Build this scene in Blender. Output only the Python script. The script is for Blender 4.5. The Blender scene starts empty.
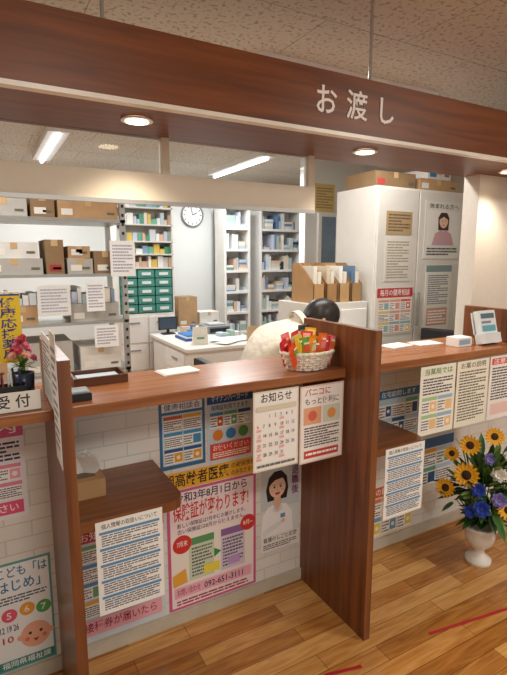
import bpy, bmesh, math, random
from mathutils import Vector, Matrix
random.seed(7)
scene=bpy.context.scene
COL=scene.collection
try: scene.view_settings.view_transform='Standard'
except Exception: pass

# ------------------------------------------------------------ helpers
def s2l(c): return c/12.92 if c<=.04045 else ((c+.055)/1.055)**2.4
def hx(h):
    h=h.lstrip('#')
    if len(h)==3: h=''.join(c*2 for c in h)
    return tuple(s2l(int(h[i:i+2],16)/255) for i in (0,2,4))+(1,)
MC={}
def ink(h,rough=.55):
    k=('ink',h,rough)
    if k in MC: return MC[k]
    m=bpy.data.materials.new('print_'+h.strip('#')); m.use_nodes=True
    b=m.node_tree.nodes['Principled BSDF']; b.inputs['Base Color'].default_value=hx(h); b.inputs['Roughness'].default_value=rough
    MC[k]=m; return m
def mat(name,h,rough=.5,metal=0,var=.06,scale=12,emit=0,bump=0):
    k=('m',name)
    if k in MC: return MC[k]
    m=bpy.data.materials.new(name); m.use_nodes=True; nt=m.node_tree; b=nt.nodes['Principled BSDF']
    b.inputs['Roughness'].default_value=rough; b.inputs['Metallic'].default_value=metal
    tc=nt.nodes.new('ShaderNodeTexCoord'); n=nt.nodes.new('ShaderNodeTexNoise'); n.inputs['Scale'].default_value=scale
    nt.links.new(tc.outputs['Object'],n.inputs['Vector'])
    r=nt.nodes.new('ShaderNodeValToRGB'); c=hx(h)
    r.color_ramp.elements[0].position=.3; r.color_ramp.elements[1].position=.7
    r.color_ramp.elements[0].color=tuple(x*(1-var) for x in c[:3])+(1,)
    r.color_ramp.elements[1].color=tuple(min(1,x*(1+var)) for x in c[:3])+(1,)
    nt.links.new(n.outputs['Fac'],r.inputs['Fac']); nt.links.new(r.outputs['Color'],b.inputs['Base Color'])
    if bump:
        bp=nt.nodes.new('ShaderNodeBump'); bp.inputs['Strength'].default_value=bump; bp.inputs['Distance'].default_value=.03
        nt.links.new(n.outputs['Fac'],bp.inputs['Height']); nt.links.new(bp.outputs[0],b.inputs['Normal'])
    if emit:
        b.inputs['Emission Color'].default_value=c; b.inputs['Emission Strength'].default_value=emit
    MC[k]=m; return m
def wood(name,c1,c2,axis,rough=.35,scale=1.0):
    k=('w',name)
    if k in MC: return MC[k]
    m=bpy.data.materials.new(name); m.use_nodes=True; nt=m.node_tree; b=nt.nodes['Principled BSDF']
    b.inputs['Roughness'].default_value=rough
    tc=nt.nodes.new('ShaderNodeTexCoord'); mp=nt.nodes.new('ShaderNodeMapping')
    sc=[22*scale]*3; sc['XYZ'.index(axis)]=1.3*scale; mp.inputs['Scale'].default_value=sc
    n=nt.nodes.new('ShaderNodeTexNoise'); n.inputs['Scale'].default_value=1.6; n.inputs['Detail'].default_value=6; n.inputs['Distortion'].default_value=.6
    nt.links.new(tc.outputs['Object'],mp.inputs['Vector']); nt.links.new(mp.outputs['Vector'],n.inputs['Vector'])
    r=nt.nodes.new('ShaderNodeValToRGB'); r.color_ramp.elements[0].position=.32; r.color_ramp.elements[1].position=.68
    r.color_ramp.elements[0].color=hx(c1); r.color_ramp.elements[1].color=hx(c2)
    nt.links.new(n.outputs['Fac'],r.inputs['Fac']); nt.links.new(r.outputs['Color'],b.inputs['Base Color'])
    MC[k]=m; return m

class MB:
    def __init__(s): s.v=[];s.f=[];s.mi=[];s.m=[]
    def mid(s,m):
        if m not in s.m: s.m.append(m)
        return s.m.index(m)
    def add(s,vs,fs,m):
        o=len(s.v); s.v+= [tuple(v) for v in vs]; i=s.mid(m)
        for f in fs: s.f.append([o+a for a in f]); s.mi.append(i)
        return s
    def box(s,x0,y0,z0,x1,y1,z1,m,M=None):
        vs=[Vector(p) for p in((x0,y0,z0),(x1,y0,z0),(x1,y1,z0),(x0,y1,z0),(x0,y0,z1),(x1,y0,z1),(x1,y1,z1),(x0,y1,z1))]
        if M: vs=[M@v for v in vs]
        return s.add(vs,[(0,3,2,1),(4,5,6,7),(0,1,5,4),(1,2,6,5),(2,3,7,6),(3,0,4,7)],m)
    def lathe(s,prof,c,m,n=20,M=None,cap=True):
        vs=[];fs=[]
        for r,z in prof:
            for i in range(n):
                a=2*math.pi*i/n; vs.append(Vector((r*math.cos(a),r*math.sin(a),z)))
        for j in range(len(prof)-1):
            for i in range(n): fs.append((j*n+i,j*n+(i+1)%n,(j+1)*n+(i+1)%n,(j+1)*n+i))
        if cap: fs.append(tuple(range(n))[::-1]); fs.append(tuple((len(prof)-1)*n+i for i in range(n)))
        if M: vs=[M@v for v in vs]
        return s.add([v+Vector(c) for v in vs],fs,m)
    def rod(s,a,b,r,m,n=8,r2=None):
        a=Vector(a);b=Vector(b);d=b-a; q=d.to_track_quat('Z','Y').to_matrix().to_4x4()
        return s.lathe([(r,0),(r if r2 is None else r2,d.length)],a,m,n,q)
    def sph(s,c,r,m,n=14,M=None):
        if not hasattr(r,'__len__'): r=(r,r,r)
        h=n//2; vs=[];fs=[]
        for j in range(h+1):
            t=math.pi*j/h
            for i in range(n):
                a=2*math.pi*i/n; v=Vector((r[0]*math.sin(t)*math.cos(a),r[1]*math.sin(t)*math.sin(a),r[2]*math.cos(t)))
                vs.append((M@v if M else v)+Vector(c))
        for j in range(h):
            for i in range(n): fs.append((j*n+i,(j+1)*n+i,(j+1)*n+(i+1)%n,j*n+(i+1)%n))
        return s.add(vs,fs,m)
    def obj(s,name,parent=None,smooth=False,bevel=0):
        me=bpy.data.meshes.new(name); me.from_pydata(s.v,[],s.f)
        for m in s.m: me.materials.append(m)
        for p,i in zip(me.polygons,s.mi): p.material_index=i; p.use_smooth=smooth
        me.update(); o=bpy.data.objects.new(name,me); COL.objects.link(o)
        if parent: o.parent=parent
        if bevel:
            b=o.modifiers.new('bevel','BEVEL'); b.width=bevel; b.segments=2; b.limit_method='ANGLE'
        return o
def empty(name):
    o=bpy.data.objects.new(name,None); o.empty_display_size=.1; COL.objects.link(o); return o
def box(name,x0,y0,z0,x1,y1,z1,m,parent=None,bevel=0): return MB().box(x0,y0,z0,x1,y1,z1,m).obj(name,parent,bevel=bevel)

X=Vector((1,0,0));Y=Vector((0,1,0));Z=Vector((0,0,1))
def tlen(s): return sum(.56 if ord(c)<256 else 1 for c in s)
def text(name,body,o,U,V,w,h,col,parent,bold=0.006,vert=False,ext=0):
    c=bpy.data.curves.new(name,'FONT'); N=U.cross(V)
    if vert:
        n=len(body); size=h/n; c.body="\n".join(body); c.space_line=1.0; c.size=size; sx=w/size; y0=h-size*.86
    else:
        size=h*1.05; c.body=body; c.size=size; sx=w/(tlen(body)*size); y0=h*.14
    c.offset=min(bold,.014)*size; c.extrude=ext; c.resolution_u=2
    ob=bpy.data.objects.new(name,c); COL.objects.link(ob); c.materials.append(ink(col))
    p=Vector(o)+V*y0
    M=Matrix((U*sx,V,N)).transposed().to_4x4(); M.translation=p
    if parent: ob.parent=parent
    ob.matrix_world=M
    return ob
def poster(name,o,w,h,els,bg='#f4f4f2',U=X,V=Z,th=.002):
    """flat printed sheet standing at its real place: o=lower-left corner on the surface"""
    o=Vector(o);N=U.cross(V);mb=MB()
    P=lambda x,y,d:o+U*(x*w)+V*((1-y)*h)+N*d
    vs=[P(0,1,0),P(1,1,0),P(1,0,0),P(0,0,0),P(0,1,th),P(1,1,th),P(1,0,th),P(0,0,th)]
    mb.add(vs,[(0,3,2,1),(4,5,6,7),(0,1,5,4),(1,2,6,5),(2,3,7,6),(3,0,4,7)],ink(bg))
    d=th; T=[]
    for e in els:
        d+=.0001; k=e[0]
        if k=='r': mb.add([P(e[1],e[4],d),P(e[3],e[4],d),P(e[3],e[2],d),P(e[1],e[2],d)],[(0,1,2,3)],ink(e[5]))
        elif k=='c':
            n=24; mb.add([P(e[1]+e[3]*math.cos(2*math.pi*i/n),e[2]+e[3]*(w/h)*-math.sin(2*math.pi*i/n)*(e[5] if len(e)>5 else 1),d) for i in range(n)],[tuple(range(n))],ink(e[4]))
        elif k=='p': mb.add([P(x,y,d) for x,y in e[1]],[tuple(range(len(e[1])))],ink(e[2]))
        elif k=='l':
            x0,y0,x1,y1,n,c=e[1:7]; hh=(y1-y0)/n
            for i in range(n):
                x=x0; yy=y0+i*hh+hh*.2; end=x1 if i%3!=2 else x0+(x1-x0)*random.uniform(.5,.95)
                while x<end-.01:
                    xe=min(end,x+random.uniform(.04,.16)*(x1-x0))
                    mb.add([P(x,yy+hh*.5,d),P(xe,yy+hh*.5,d),P(xe,yy,d),P(x,yy,d)],[(0,1,2,3)],ink(c)); x=xe+.012*(x1-x0)+.003
        elif k in('t','v'): T.append((e,d))
    ob=mb.obj(name)
    for i,(e,d) in enumerate(T):
        x0,y0,x1,y1,s,c=e[1:7]
        text('lettering_%d'%(i+1),s,P(x0,y1,d+.0002),U,V,(x1-x0)*w,(y1-y0)*h,c,ob,vert=(e[0]=='v'),bold=(e[7] if len(e)>7 else .006))
    return ob
def busy(x0,y0,x1,y1,cols,rows,pal,tc='#445'):
    out=[]; cw=(x1-x0)/cols; rh=(y1-y0)/rows
    for r in range(rows):
        for c in range(cols):
            a=x0+c*cw+.01;b=x0+(c+1)*cw-.01;t=y0+r*rh+.006;u=y0+(r+1)*rh-.006; k=random.choice(pal)
            out.append(('r',a,t,b,u,'#fbfaf6')); out.append(('r',a,t,b,t+(u-t)*.22,k))
            if random.random()<.55:
                m=a+(b-a)*.5; out.append(('l',a+.01,t+(u-t)*.3,m,u-.01,4,tc)); out.append(('r',m+.015,t+(u-t)*.3,b-.01,u-(u-t)*.1,random.choice(pal)))
                if random.random()<.6: out.append(('c',(m+b)/2,t+(u-t)*.6,(b-m)*.22,'#fff4e0'))
            else: out.append(('l',a+.01,t+(u-t)*.3,b-.01,u-.01,5,tc))
    return out

# ------------------------------------------------------------ camera
f=487.0; yaw=math.radians(29.0); pit=math.radians(9.2)
F=Vector((math.sin(yaw)*math.cos(pit),math.cos(yaw)*math.cos(pit),-math.sin(pit)))
R=Vector((math.cos(yaw),-math.sin(yaw),0)); Uc=R.cross(F)
cam=bpy.data.cameras.new('camera'); co=bpy.data.objects.new('camera',cam); COL.objects.link(co)
co.matrix_world=Matrix.Translation((0,0,1.5))@Matrix((R,Uc,-F)).transposed().to_4x4()
cam.sensor_fit='VERTICAL'; cam.sensor_height=36; cam.lens=36*f/675; cam.clip_start=.05
scene.camera=co

# ------------------------------------------------------------ materials
W_BEAM=wood('wood_beam','#643312','#86491c','X',.4)
W_PANV=wood('wood_panel','#633820','#8a5633','Z',.32)
W_TOP=wood('wood_counter_top','#875030','#ab7042','X',.25)
W_LOW=wood('wood_low_shelf','#6a3f24','#8d5833','X',.28)
WHITE=mat('painted_white','#eceae6',.5,var=.02)
CREAM=mat('cream_frame','#e0d8c6',.45,var=.02)
STEEL=mat('galvanised_steel','#b4b4b0',.35,.7)
GREYM=mat('grey_plastic','#8f9294',.5)
BLACK=mat('black_plastic','#1b1b1d',.45)
CARD=mat('cardboard','#b8946c',.8,var=.08)
CARD2=mat('cardboard_dark','#8f7353',.8,var=.08)
CABW=mat('cabinet_white_enamel','#e2dfd8',.35,var=.02)
def floor_mat():
    m=bpy.data.materials.new('laminate_planks'); m.use_nodes=True; nt=m.node_tree; b=nt.nodes['Principled BSDF']; L=nt.links
    tc=nt.nodes.new('ShaderNodeTexCoord')
    br=nt.nodes.new('ShaderNodeTexBrick'); br.offset=.37; br.inputs['Scale'].default_value=1
    br.inputs['Brick Width'].default_value=.62; br.inputs['Row Height'].default_value=.078; br.inputs['Mortar Size'].default_value=.001
    br.inputs['Color1'].default_value=(0,0,0,1); br.inputs['Color2'].default_value=(1,1,1,1); br.inputs['Mortar'].default_value=(0,0,0,1)
    L.new(tc.outputs['Object'],br.inputs['Vector'])
    mp=nt.nodes.new('ShaderNodeMapping'); mp.inputs['Scale'].default_value=(2.2,22,1)
    n=nt.nodes.new('ShaderNodeTexNoise'); n.inputs['Scale'].default_value=1.5; n.inputs['Detail'].default_value=7; n.inputs['Distortion'].default_value=1.5
    L.new(tc.outputs['Object'],mp.inputs['Vector']); L.new(mp.outputs['Vector'],n.inputs['Vector'])
    mx=nt.nodes.new('ShaderNodeMath'); mx.operation='MULTIPLY_ADD'; mx.inputs[1].default_value=.42
    sb=nt.nodes.new('ShaderNodeMath'); sb.operation='MULTIPLY'; sb.inputs[1].default_value=.75
    L.new(n.outputs['Fac'],sb.inputs[0]); L.new(br.outputs['Color'],mx.inputs[0]); L.new(sb.outputs[0],mx.inputs[2])
    r=nt.nodes.new('ShaderNodeValToRGB'); e=r.color_ramp.elements
    e[0].position=.2; e[0].color=hx('#80491a'); e[1].position=.85; e[1].color=hx('#deab68')
    k=e.new(.5); k.color=hx('#b67a3a')
    L.new(mx.outputs[0],r.inputs['Fac']); 
    mm=nt.nodes.new('ShaderNodeMix'); mm.data_type='RGBA'; mm.inputs[7].default_value=hx('#4c2e16')
    L.new(br.outputs['Fac'],mm.inputs[0]); L.new(r.outputs['Color'],mm.inputs[6]); L.new(mm.outputs[2],b.inputs['Base Color'])
    b.inputs['Roughness'].default_value=.17
    return m
def brick_mat():
    m=bpy.data.materials.new('white_brick_wallpaper'); m.use_nodes=True; nt=m.node_tree; b=nt.nodes['Principled BSDF']; L=nt.links
    tc=nt.nodes.new('ShaderNodeTexCoord'); sp=nt.nodes.new('ShaderNodeSeparateXYZ'); cb=nt.nodes.new('ShaderNodeCombineXYZ')
    L.new(tc.outputs['Object'],sp.inputs[0]); L.new(sp.outputs['X'],cb.inputs['X']); L.new(sp.outputs['Z'],cb.inputs['Y'])
    br=nt.nodes.new('ShaderNodeTexBrick'); br.inputs['Scale'].default_value=1; br.inputs['Brick Width'].default_value=.17; br.inputs['Row Height'].default_value=.055
    br.inputs['Mortar Size'].default_value=.003; br.inputs['Color1'].default_value=hx('#ebe8e2'); br.inputs['Color2'].default_value=hx('#e1ded7'); br.inputs['Mortar'].default_value=hx('#d3cfc7')
    br.inputs['Mortar Smooth'].default_value=.4
    L.new(cb.outputs[0],br.inputs['Vector']); L.new(br.outputs['Color'],b.inputs['Base Color'])
    bp=nt.nodes.new('ShaderNodeBump'); bp.inputs['Strength'].default_value=.25; bp.invert=True; bp.inputs['Distance'].default_value=.003
    L.new(br.outputs['Fac'],bp.inputs['Height']); L.new(bp.outputs[0],b.inputs['Normal']); b.inputs['Roughness'].default_value=.6
    return m
def ceil_mat():
    m=bpy.data.materials.new('ceiling_board'); m.use_nodes=True; nt=m.node_tree; b=nt.nodes['Principled BSDF']; L=nt.links
    tc=nt.nodes.new('ShaderNodeTexCoord')
    br=nt.nodes.new('ShaderNodeTexBrick'); br.inputs['Scale'].default_value=1; br.inputs['Brick Width'].default_value=.91; br.inputs['Row Height'].default_value=.455
    br.offset=.5; br.inputs['Mortar Size'].default_value=.0025; br.inputs['Color1'].default_value=hx('#dcd5c9'); br.inputs['Color2'].default_value=hx('#d6cfc3'); br.inputs['Mortar'].default_value=hx('#a39c90')
    L.new(tc.outputs['Object'],br.inputs['Vector'])
    n=nt.nodes.new('ShaderNodeTexNoise'); n.inputs['Scale'].default_value=48; n.inputs['Detail'].default_value=4; L.new(tc.outputs['Object'],n.inputs['Vector'])
    r=nt.nodes.new('ShaderNodeValToRGB'); r.color_ramp.elements[0].position=.36; r.color_ramp.elements[0].color=(.5,.5,.5,1); r.color_ramp.elements[1].position=.46; r.color_ramp.elements[1].color=(1,1,1,1)
    L.new(n.outputs['Fac'],r.inputs['Fac'])
    mm=nt.nodes.new('ShaderNodeMix'); mm.data_type='RGBA'; mm.blend_type='MULTIPLY'; mm.inputs[0].default_value=.85
    L.new(br.outputs['Color'],mm.inputs[6]); L.new(r.outputs['Color'],mm.inputs[7]); L.new(mm.outputs[2],b.inputs['Base Color'])
    b.inputs['Roughness'].default_value=.9; return m
def glass_mat():
    m=bpy.data.materials.new('clear_glass'); m.use_nodes=True; nt=m.node_tree; nt.nodes.clear(); L=nt.links
    o=nt.nodes.new('ShaderNodeOutputMaterial'); t=nt.nodes.new('ShaderNodeBsdfTransparent'); g=nt.nodes.new('ShaderNodeBsdfGlossy'); g.inputs['Roughness'].default_value=.02
    fr=nt.nodes.new('ShaderNodeFresnel'); fr.inputs['IOR'].default_value=1.45; mx=nt.nodes.new('ShaderNodeMixShader')
    L.new(fr.outputs[0],mx.inputs[0]); L.new(t.outputs[0],mx.inputs[1]); L.new(g.outputs[0],mx.inputs[2]); L.new(mx.outputs[0],o.inputs[0]); return m
GLASS=glass_mat(); BRICK=brick_mat()
BACKW=mat('back_room_wall_paint','#dfe2e0',.7,var=.015,scale=3)
PARTW=mat('partition_wallpaper','#e0d9cd',.75,var=.02,scale=40)

# ------------------------------------------------------------ room shell
box('floor',-2,-3,-.05,5,6,0,floor_mat())
box('ceiling',-2,-3,2.5,5,6.1,2.56,ceil_mat())
box('wall_left',-2.1,-3,0,-2,6.1,2.5,PARTW)
box('wall_right',5,-3,0,5.1,6.1,2.5,PARTW)
box('wall_back',-2,6,0,5,6.1,2.5,BACKW)
box('wall_counter_front',-2,1.74,0,5,1.80,1.04,BRICK)
box('wall_partition',2.40,1.80,0,5,1.9,1.95,PARTW)
box('wall_inner',2.93,4.2,0,5,4.3,2.5,BACKW)
box('baseboard_counter',-2,1.728,0,5,1.74,.055,mat('baseboard_vinyl','#c9c0ae',.5))
w1=empty('window_1')
box('pane',3.12,4.185,1.37,3.53,4.19,1.93,mat('window_dim_blue','#7d94a8',.2),w1)
MB().box(3.08,4.17,1.33,3.57,4.2,1.37,WHITE).box(3.08,4.17,1.93,3.57,4.2,1.97,WHITE).box(3.08,4.17,1.37,3.12,4.2,1.93,WHITE).box(3.53,4.17,1.37,3.57,4.2,1.93,WHITE).box(3.315,4.175,1.37,3.335,4.195,1.93,WHITE).obj('frame',w1)

# header beam with soffit
hb=empty('header_beam')
box('fascia',-2,1.45,1.945,5,1.49,2.14,W_BEAM,hb)
box('soffit',-2,1.49,1.95,5,1.9,2.13,W_BEAM,hb)
box('aluminium_trim',-2,1.443,1.932,5,1.475,1.945,mat('trim_aluminium','#f2efe6',.3,0),hb)
for i,(x) in enumerate((.35,1.33,2.31)): MB().rod((x,1.5,2.13),(x,1.5,2.5),.006,STEEL).obj('hanging_rod_%d'%(i+1),hb)
tx=1.04
for ch in 'お渡し':
    text('letter_'+str(ord(ch)),ch,(tx,1.448,1.99),X,Z,.1,.1,'#ffffff',hb,bold=.01,ext=.0015); tx+=.138
for i,x in enumerate((-.5,.484,1.46,2.44)):
    d=empty('downlight' if i==0 else 'downlight.%03d'%i)
    MB().lathe([(.052,0),(.052,.004),(.04,.006),(.04,0)],(x,1.66,1.943),WHITE,24).obj('ring',d)
    MB().lathe([(.038,0),(.038,.003)],(x,1.66,1.9445-.003),mat('lamp_lens','#ffe9c4',.3,emit=9),24).obj('lens',d)
    l=bpy.data.lights.new('downlight_beam','SPOT'); l.energy=12.5; l.spot_size=math.radians(120); l.spot_blend=.8; l.color=(1,.86,.68); l.shadow_soft_size=.04
    lo=bpy.data.objects.new('beam',l); COL.objects.link(lo); lo.location=(x,1.66,1.92); lo.parent=d

# transom / window frame over the counter
tf=empty('transom_frame')
box('rail',-2,1.84,1.71,1.335,1.89,1.815,CREAM,tf)
for i,x in enumerate((-.9,.63,1.305)): box('post_%d'%(i+1),x,1.85,1.815,x+.03,1.885,1.95,CREAM,tf)
box('track',-2,1.835,1.70,1.335,1.85,1.715,STEEL,tf)
box('glass_pane',-2,1.865,1.815,1.335,1.87,1.95,GLASS,tf)

# counter
box('service_counter',-2,1.45,1.04,5,1.80,1.075,W_TOP,bevel=.004)
def divider(name,x0,x1):
    # side panel notched around the counter slab
    pts=[(1.29,0),(1.738,0),(1.738,1.04),(1.45,1.04),(1.45,1.075),(1.738,1.075),(1.738,1.245),(1.29,1.245)]
    vs=[(x0,y,z) for y,z in pts]+[(x1,y,z) for y,z in pts]; n=8
    MB().add(vs,[tuple(range(n))[::-1],tuple(range(n,2*n))]+[(i,(i+1)%n,n+(i+1)%n,n+i) for i in range(n)],W_PANV).obj(name)
divider('counter_divider',.15,.18); divider('counter_divider.001',1.215,1.245)
box('privacy_screen',2.33,1.47,1.076,2.36,1.79,1.245,W_PANV,bevel=.003)
def lowshelf(name,x0,x1):
    pts=[(x0,1.39),(x1-.05,1.39)]+[(x1-.05+.05*math.sin(a),1.44-.05*math.cos(a)) for a in (.4,.8,1.2,1.57)]+[(x1,1.738),(x0,1.738)]
    n=len(pts); vs=[(x,y,.705) for x,y in pts]+[(x,y,.738) for x,y in pts]
    fs=[tuple(range(n))[::-1],tuple(range(n,2*n))]+[(i,(i+1)%n,n+(i+1)%n,n+i) for i in range(n)]
    mb=MB().add(vs,fs,W_LOW); mb.box(x0,1.6,.62,x0+.02,1.738,.705,W_LOW); mb.box(x1-.06,1.7,.6,x1-.04,1.738,.705,W_LOW); mb.obj(name)
lowshelf('low_writing_shelf',.182,.52); lowshelf('low_writing_shelf.001',1.247,1.62)

# floor tape
TAPE=ink('#b3202a')
def tape(a,b,name):
    a=Vector(a);b=Vector(b);n=Vector((-(b-a).y,(b-a).x)).normalized()*.007
    MB().add([(a.x-n.x,a.y-n.y,.001),(b.x-n.x,b.y-n.y,.001),(b.x+n.x,b.y+n.y,.001),(a.x+n.x,a.y+n.y,.001)],[(0,1,2,3)],TAPE).obj(name)
tape((.98,1.235),(1.126,1.20),'floor_tape'); tape((1.47,1.19),(2.4,1.045),'floor_tape.001')

# ------------------------------------------------------------ posters, counter wall
YW=1.74
PB=['#3f96c8','#1f5c9c','#c85a34','#e8a82a','#5fb090','#b8d8ee']
poster('blue_poster',(.55,YW,.68),.19,.28,[('r',.06,.04,.94,.16,'#f3f3f3'),('t',.1,.05,.9,.15,'健康相談会','#1f4d80'),('r',.06,.2,.94,.94,'#c4dcec')]+busy(.08,.22,.92,.93,2,3,PB,'#345'),bg='#2f6ea0')
poster('insurance_card_poster',(.75,YW,.67),.21,.29,[('r',0,0,1,.14,'#1f5c9c'),('t',.08,.02,.9,.12,'マイナンバーカード','#ffffff'),('t',.08,.16,.9,.24,'保険証利用できます','#246')]+busy(.05,.26,.95,.5,3,1,PB,'#246')+[('c',.22,.6,.11,'#e88b2e'),('c',.5,.6,.11,'#3a8fcf'),('c',.78,.6,.11,'#58a860'),('r',.05,.72,.95,.96,'#e34b3c'),('t',.1,.74,.9,.83,'お使いください','#ffffff'),('l',.1,.85,.9,.94,3,'#ffe')],bg='#cfe0ee')
poster('yellow_banner_sign',(.5,YW,.59),.48,.07,[('t',.02,.08,.72,.92,'後期高齢者医療','#2a2418',.03),('t',.74,.1,.98,.45,'の被保険者','#333'),('t',.74,.55,.98,.9,'のみなさまへ','#333')],bg='#f2b632')
poster('insurance_change_poster',(.57,YW,.06),.405,.525,[
 ('r',.03,.02,.97,.98,'#fbe9ec'),('r',.03,.38,.97,.8,'#f8f0e6'),
 ('t',.08,.03,.92,.11,'令和3年8月1日から','#23304e',.014),('t',.06,.12,.94,.26,'保険証が変わります!','#d92a35',.014),
 ('t',.1,.275,.9,.315,'新しい保険証は7月中にお届けします。','#333'),('t',.1,.325,.9,.365,'古い保険証は8月から使えません。','#333'),
 ('r',.22,.42,.5,.78,'#d2dec0'),('l',.25,.5,.48,.76,9,'#556'),('r',.58,.42,.86,.78,'#dcd0e4'),('l',.6,.5,.84,.76,9,'#556'),
 ('p',[(.5,.56),(.58,.6),(.5,.64)],'#2a9a50'),('r',.22,.42,.5,.48,'#5f9c66'),('r',.58,.42,.86,.48,'#9468a8'),
 ('c',.15,.45,.1,'#d8352f'),('t',.09,.42,.21,.47,'7月末','#fff'),('c',.9,.42,.09,'#d8352f'),('t',.84,.395,.96,.44,'8月~','#fff'),
 ('r',.38,.68,.56,.76,'#f4e050'),('r',.66,.68,.8,.75,'#c8a0d8'),('p',[(.04,.7),(.18,.66),(.2,.78),(.05,.8)],'#f0b040'),
 ('r',.06,.81,.94,.9,'#f4b4c4'),('t',.08,.825,.34,.885,'お問い合わせ','#a2264a'),('t',.38,.82,.94,.89,'092-651-3111','#2b2b55',.014),('l',.08,.92,.9,.97,2,'#a33')],bg='#d4608e')
poster('vaccination_notice_poster',(.2,YW,.06),.355,.45,[('r',0,0,1,.1,'#c43a50'),('t',.1,.01,.9,.09,'お知らせとお願い','#fff')]+busy(.04,.12,.96,.78,3,4,['#cf6a7c','#5f98c8','#e8b850','#70b080'],'#456')+[('r',.05,.8,.95,.94,'#f2b0bc'),('t',.1,.82,.9,.91,'接種券が届いたら','#a2264a')],bg='#d8dfe8')
poster('nurse_poster',(1.0,YW,.19),.205,.4,[
 ('r',0,0,1,1,'#cfd8da'),('r',0,.5,1,1,'#e2e7e8'),
 ('p',[(.17,.40),(.13,.26),(.2,.12),(.34,.06),(.52,.06),(.66,.14),(.7,.28),(.66,.40)],'#2a1c18'),
 ('p',[(.0,.82),(.05,.56),(.18,.47),(.42,.44),(.64,.47),(.8,.57),(.84,.82)],'#ffffff'),
 ('p',[(.32,.44),(.42,.55),(.52,.44),(.5,.36),(.34,.36)],'#e9bd9f'),
 ('c',.42,.25,.21,'#f2ceb4',1.15),('p',[(.2,.24),(.24,.12),(.42,.075),(.6,.12),(.64,.24),(.56,.15),(.36,.16),(.25,.2)],'#2a1c18'),
 ('c',.34,.245,.024,'#201512'),('c',.5,.245,.024,'#201512'),('r',.3,.215,.38,.22,'#3a2820'),('r',.46,.215,.54,.22,'#3a2820'),('p',[(.41,.27),(.43,.27),(.44,.295),(.4,.295)],'#e0aa8c'),
 ('p',[(.34,.31),(.5,.31),(.46,.34),(.38,.34)],'#c8404c'),('c',.29,.29,.03,'#eeb4a4'),('c',.55,.29,.03,'#eeb4a4'),
 ('p',[(.32,.44),(.42,.56),(.3,.52)],'#dfe6ea'),('p',[(.52,.44),(.42,.56),(.55,.52)],'#dfe6ea'),
 ('p',[(.04,.74),(.5,.66),(.56,.7),(.06,.82)],'#eef2f4'),('c',.57,.67,.05,'#f2ceb4'),('r',.5,.58,.62,.63,'#6aa0c8'),
 ('v',.78,.03,.97,.38,'退職後','#8a3f7d',.014),('r',0,.82,1,1,'#f3f1ee'),('t',.06,.83,.94,.89,'看護のしごと応援','#333'),('l',.06,.91,.94,.98,3,'#555')])
# left bay
poster('pink_notice_poster',(-.2,YW,.63),.28,.35,[('r',0,0,1,.18,'#d85a8e'),('t',.1,.03,.95,.15,'ご案内','#fff'),('l',.08,.22,.95,.42,5,'#335')]+busy(.06,.44,.96,.8,3,2,['#e88aa8','#f3a9c2','#8a9ad0'],'#446')+[('r',.05,.82,.95,.95,'#e85a80'),('t',.1,.84,.9,.93,'ご相談ください','#fff')],bg='#f2eef4')
poster('childcare_poster',(-.22,YW,.06),.355,.41,[('r',.02,.02,.98,.98,'#f4f7f8'),('t',.5,.04,.97,.14,'こども「は','#2d7fae',.014),('t',.5,.16,.97,.27,'はじめ」','#2d7fae',.014),('l',.5,.3,.95,.38,3,'#456'),('c',.6,.48,.07,'#e8607a'),('t',.57,.44,.63,.52,'5','#fff'),('c',.76,.46,.07,'#f0a63a'),('t',.73,.42,.79,.5,'6','#fff'),('c',.91,.48,.07,'#5cae5c'),('t',.88,.44,.94,.52,'7','#fff'),
 ('c',.82,.72,.14,'#f2b496'),('c',.68,.72,.03,'#f2b496'),('c',.96,.72,.03,'#f2b496'),('c',.77,.7,.015,'#43251a'),('c',.87,.7,.015,'#43251a'),('c',.74,.75,.022,'#e88070'),('c',.9,.75,.022,'#e88070'),('p',[(.79,.76),(.85,.76),(.82,.79)],'#b03030'),('t',.5,.56,.72,.64,'12 19 26','#333'),('t',.5,.66,.64,.74,'10','#c33'),('r',.02,.9,.98,.98,'#3f8f83'),('t',.5,.91,.95,.97,'福岡県福祉課','#fff')],bg='#64a7a0')
# right bay
poster('guide_poster',(1.66,YW,.6),.3,.25,[('r',0,0,1,.18,'#2f78a8'),('t',.1,.03,.9,.15,'在宅訪問します','#fff')]+busy(.04,.22,.96,.96,3,2,PB,'#246'),bg='#b8d6ea')
poster('health_class_poster',(1.98,YW,.56),.26,.3,[('r',0,0,1,.2,'#5c9a4a'),('t',.1,.03,.9,.17,'健康教室','#fff'),('l',.08,.25,.92,.5,5,'#333'),('c',.3,.7,.15,'#ecc24a'),('c',.7,.7,.15,'#e48a5a')],bg='#e4ecd8')
poster('support_poster',(1.98,YW,.26),.27,.28,[('r',0,0,1,.2,'#3b6fa8')]+busy(.04,.22,.96,.96,2,2,PB,'#246'),bg='#dbe6f0')
poster('orange_notice_poster',(1.6,YW,.06),.36,.28,[('r',0,0,1,.2,'#d8623c'),('t',.1,.03,.9,.17,'薬の飲み合わせ','#fff')]+busy(.04,.22,.96,.96,3,2,['#e0806a','#e8d060','#70a8d0','#c85a82'],'#433'),bg='#f0dcc0')
poster('dark_notice_poster',(1.3,YW,.2),.28,.36,[('r',0,0,1,.14,'#c83a3a'),('t',.1,.02,.9,.12,'薬局からのお願い','#fff')]+busy(.04,.18,.96,.96,2,3,['#a9c9e6','#d87a7a','#3b6fa8'],'#334'),bg='#e8e4e0')

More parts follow.
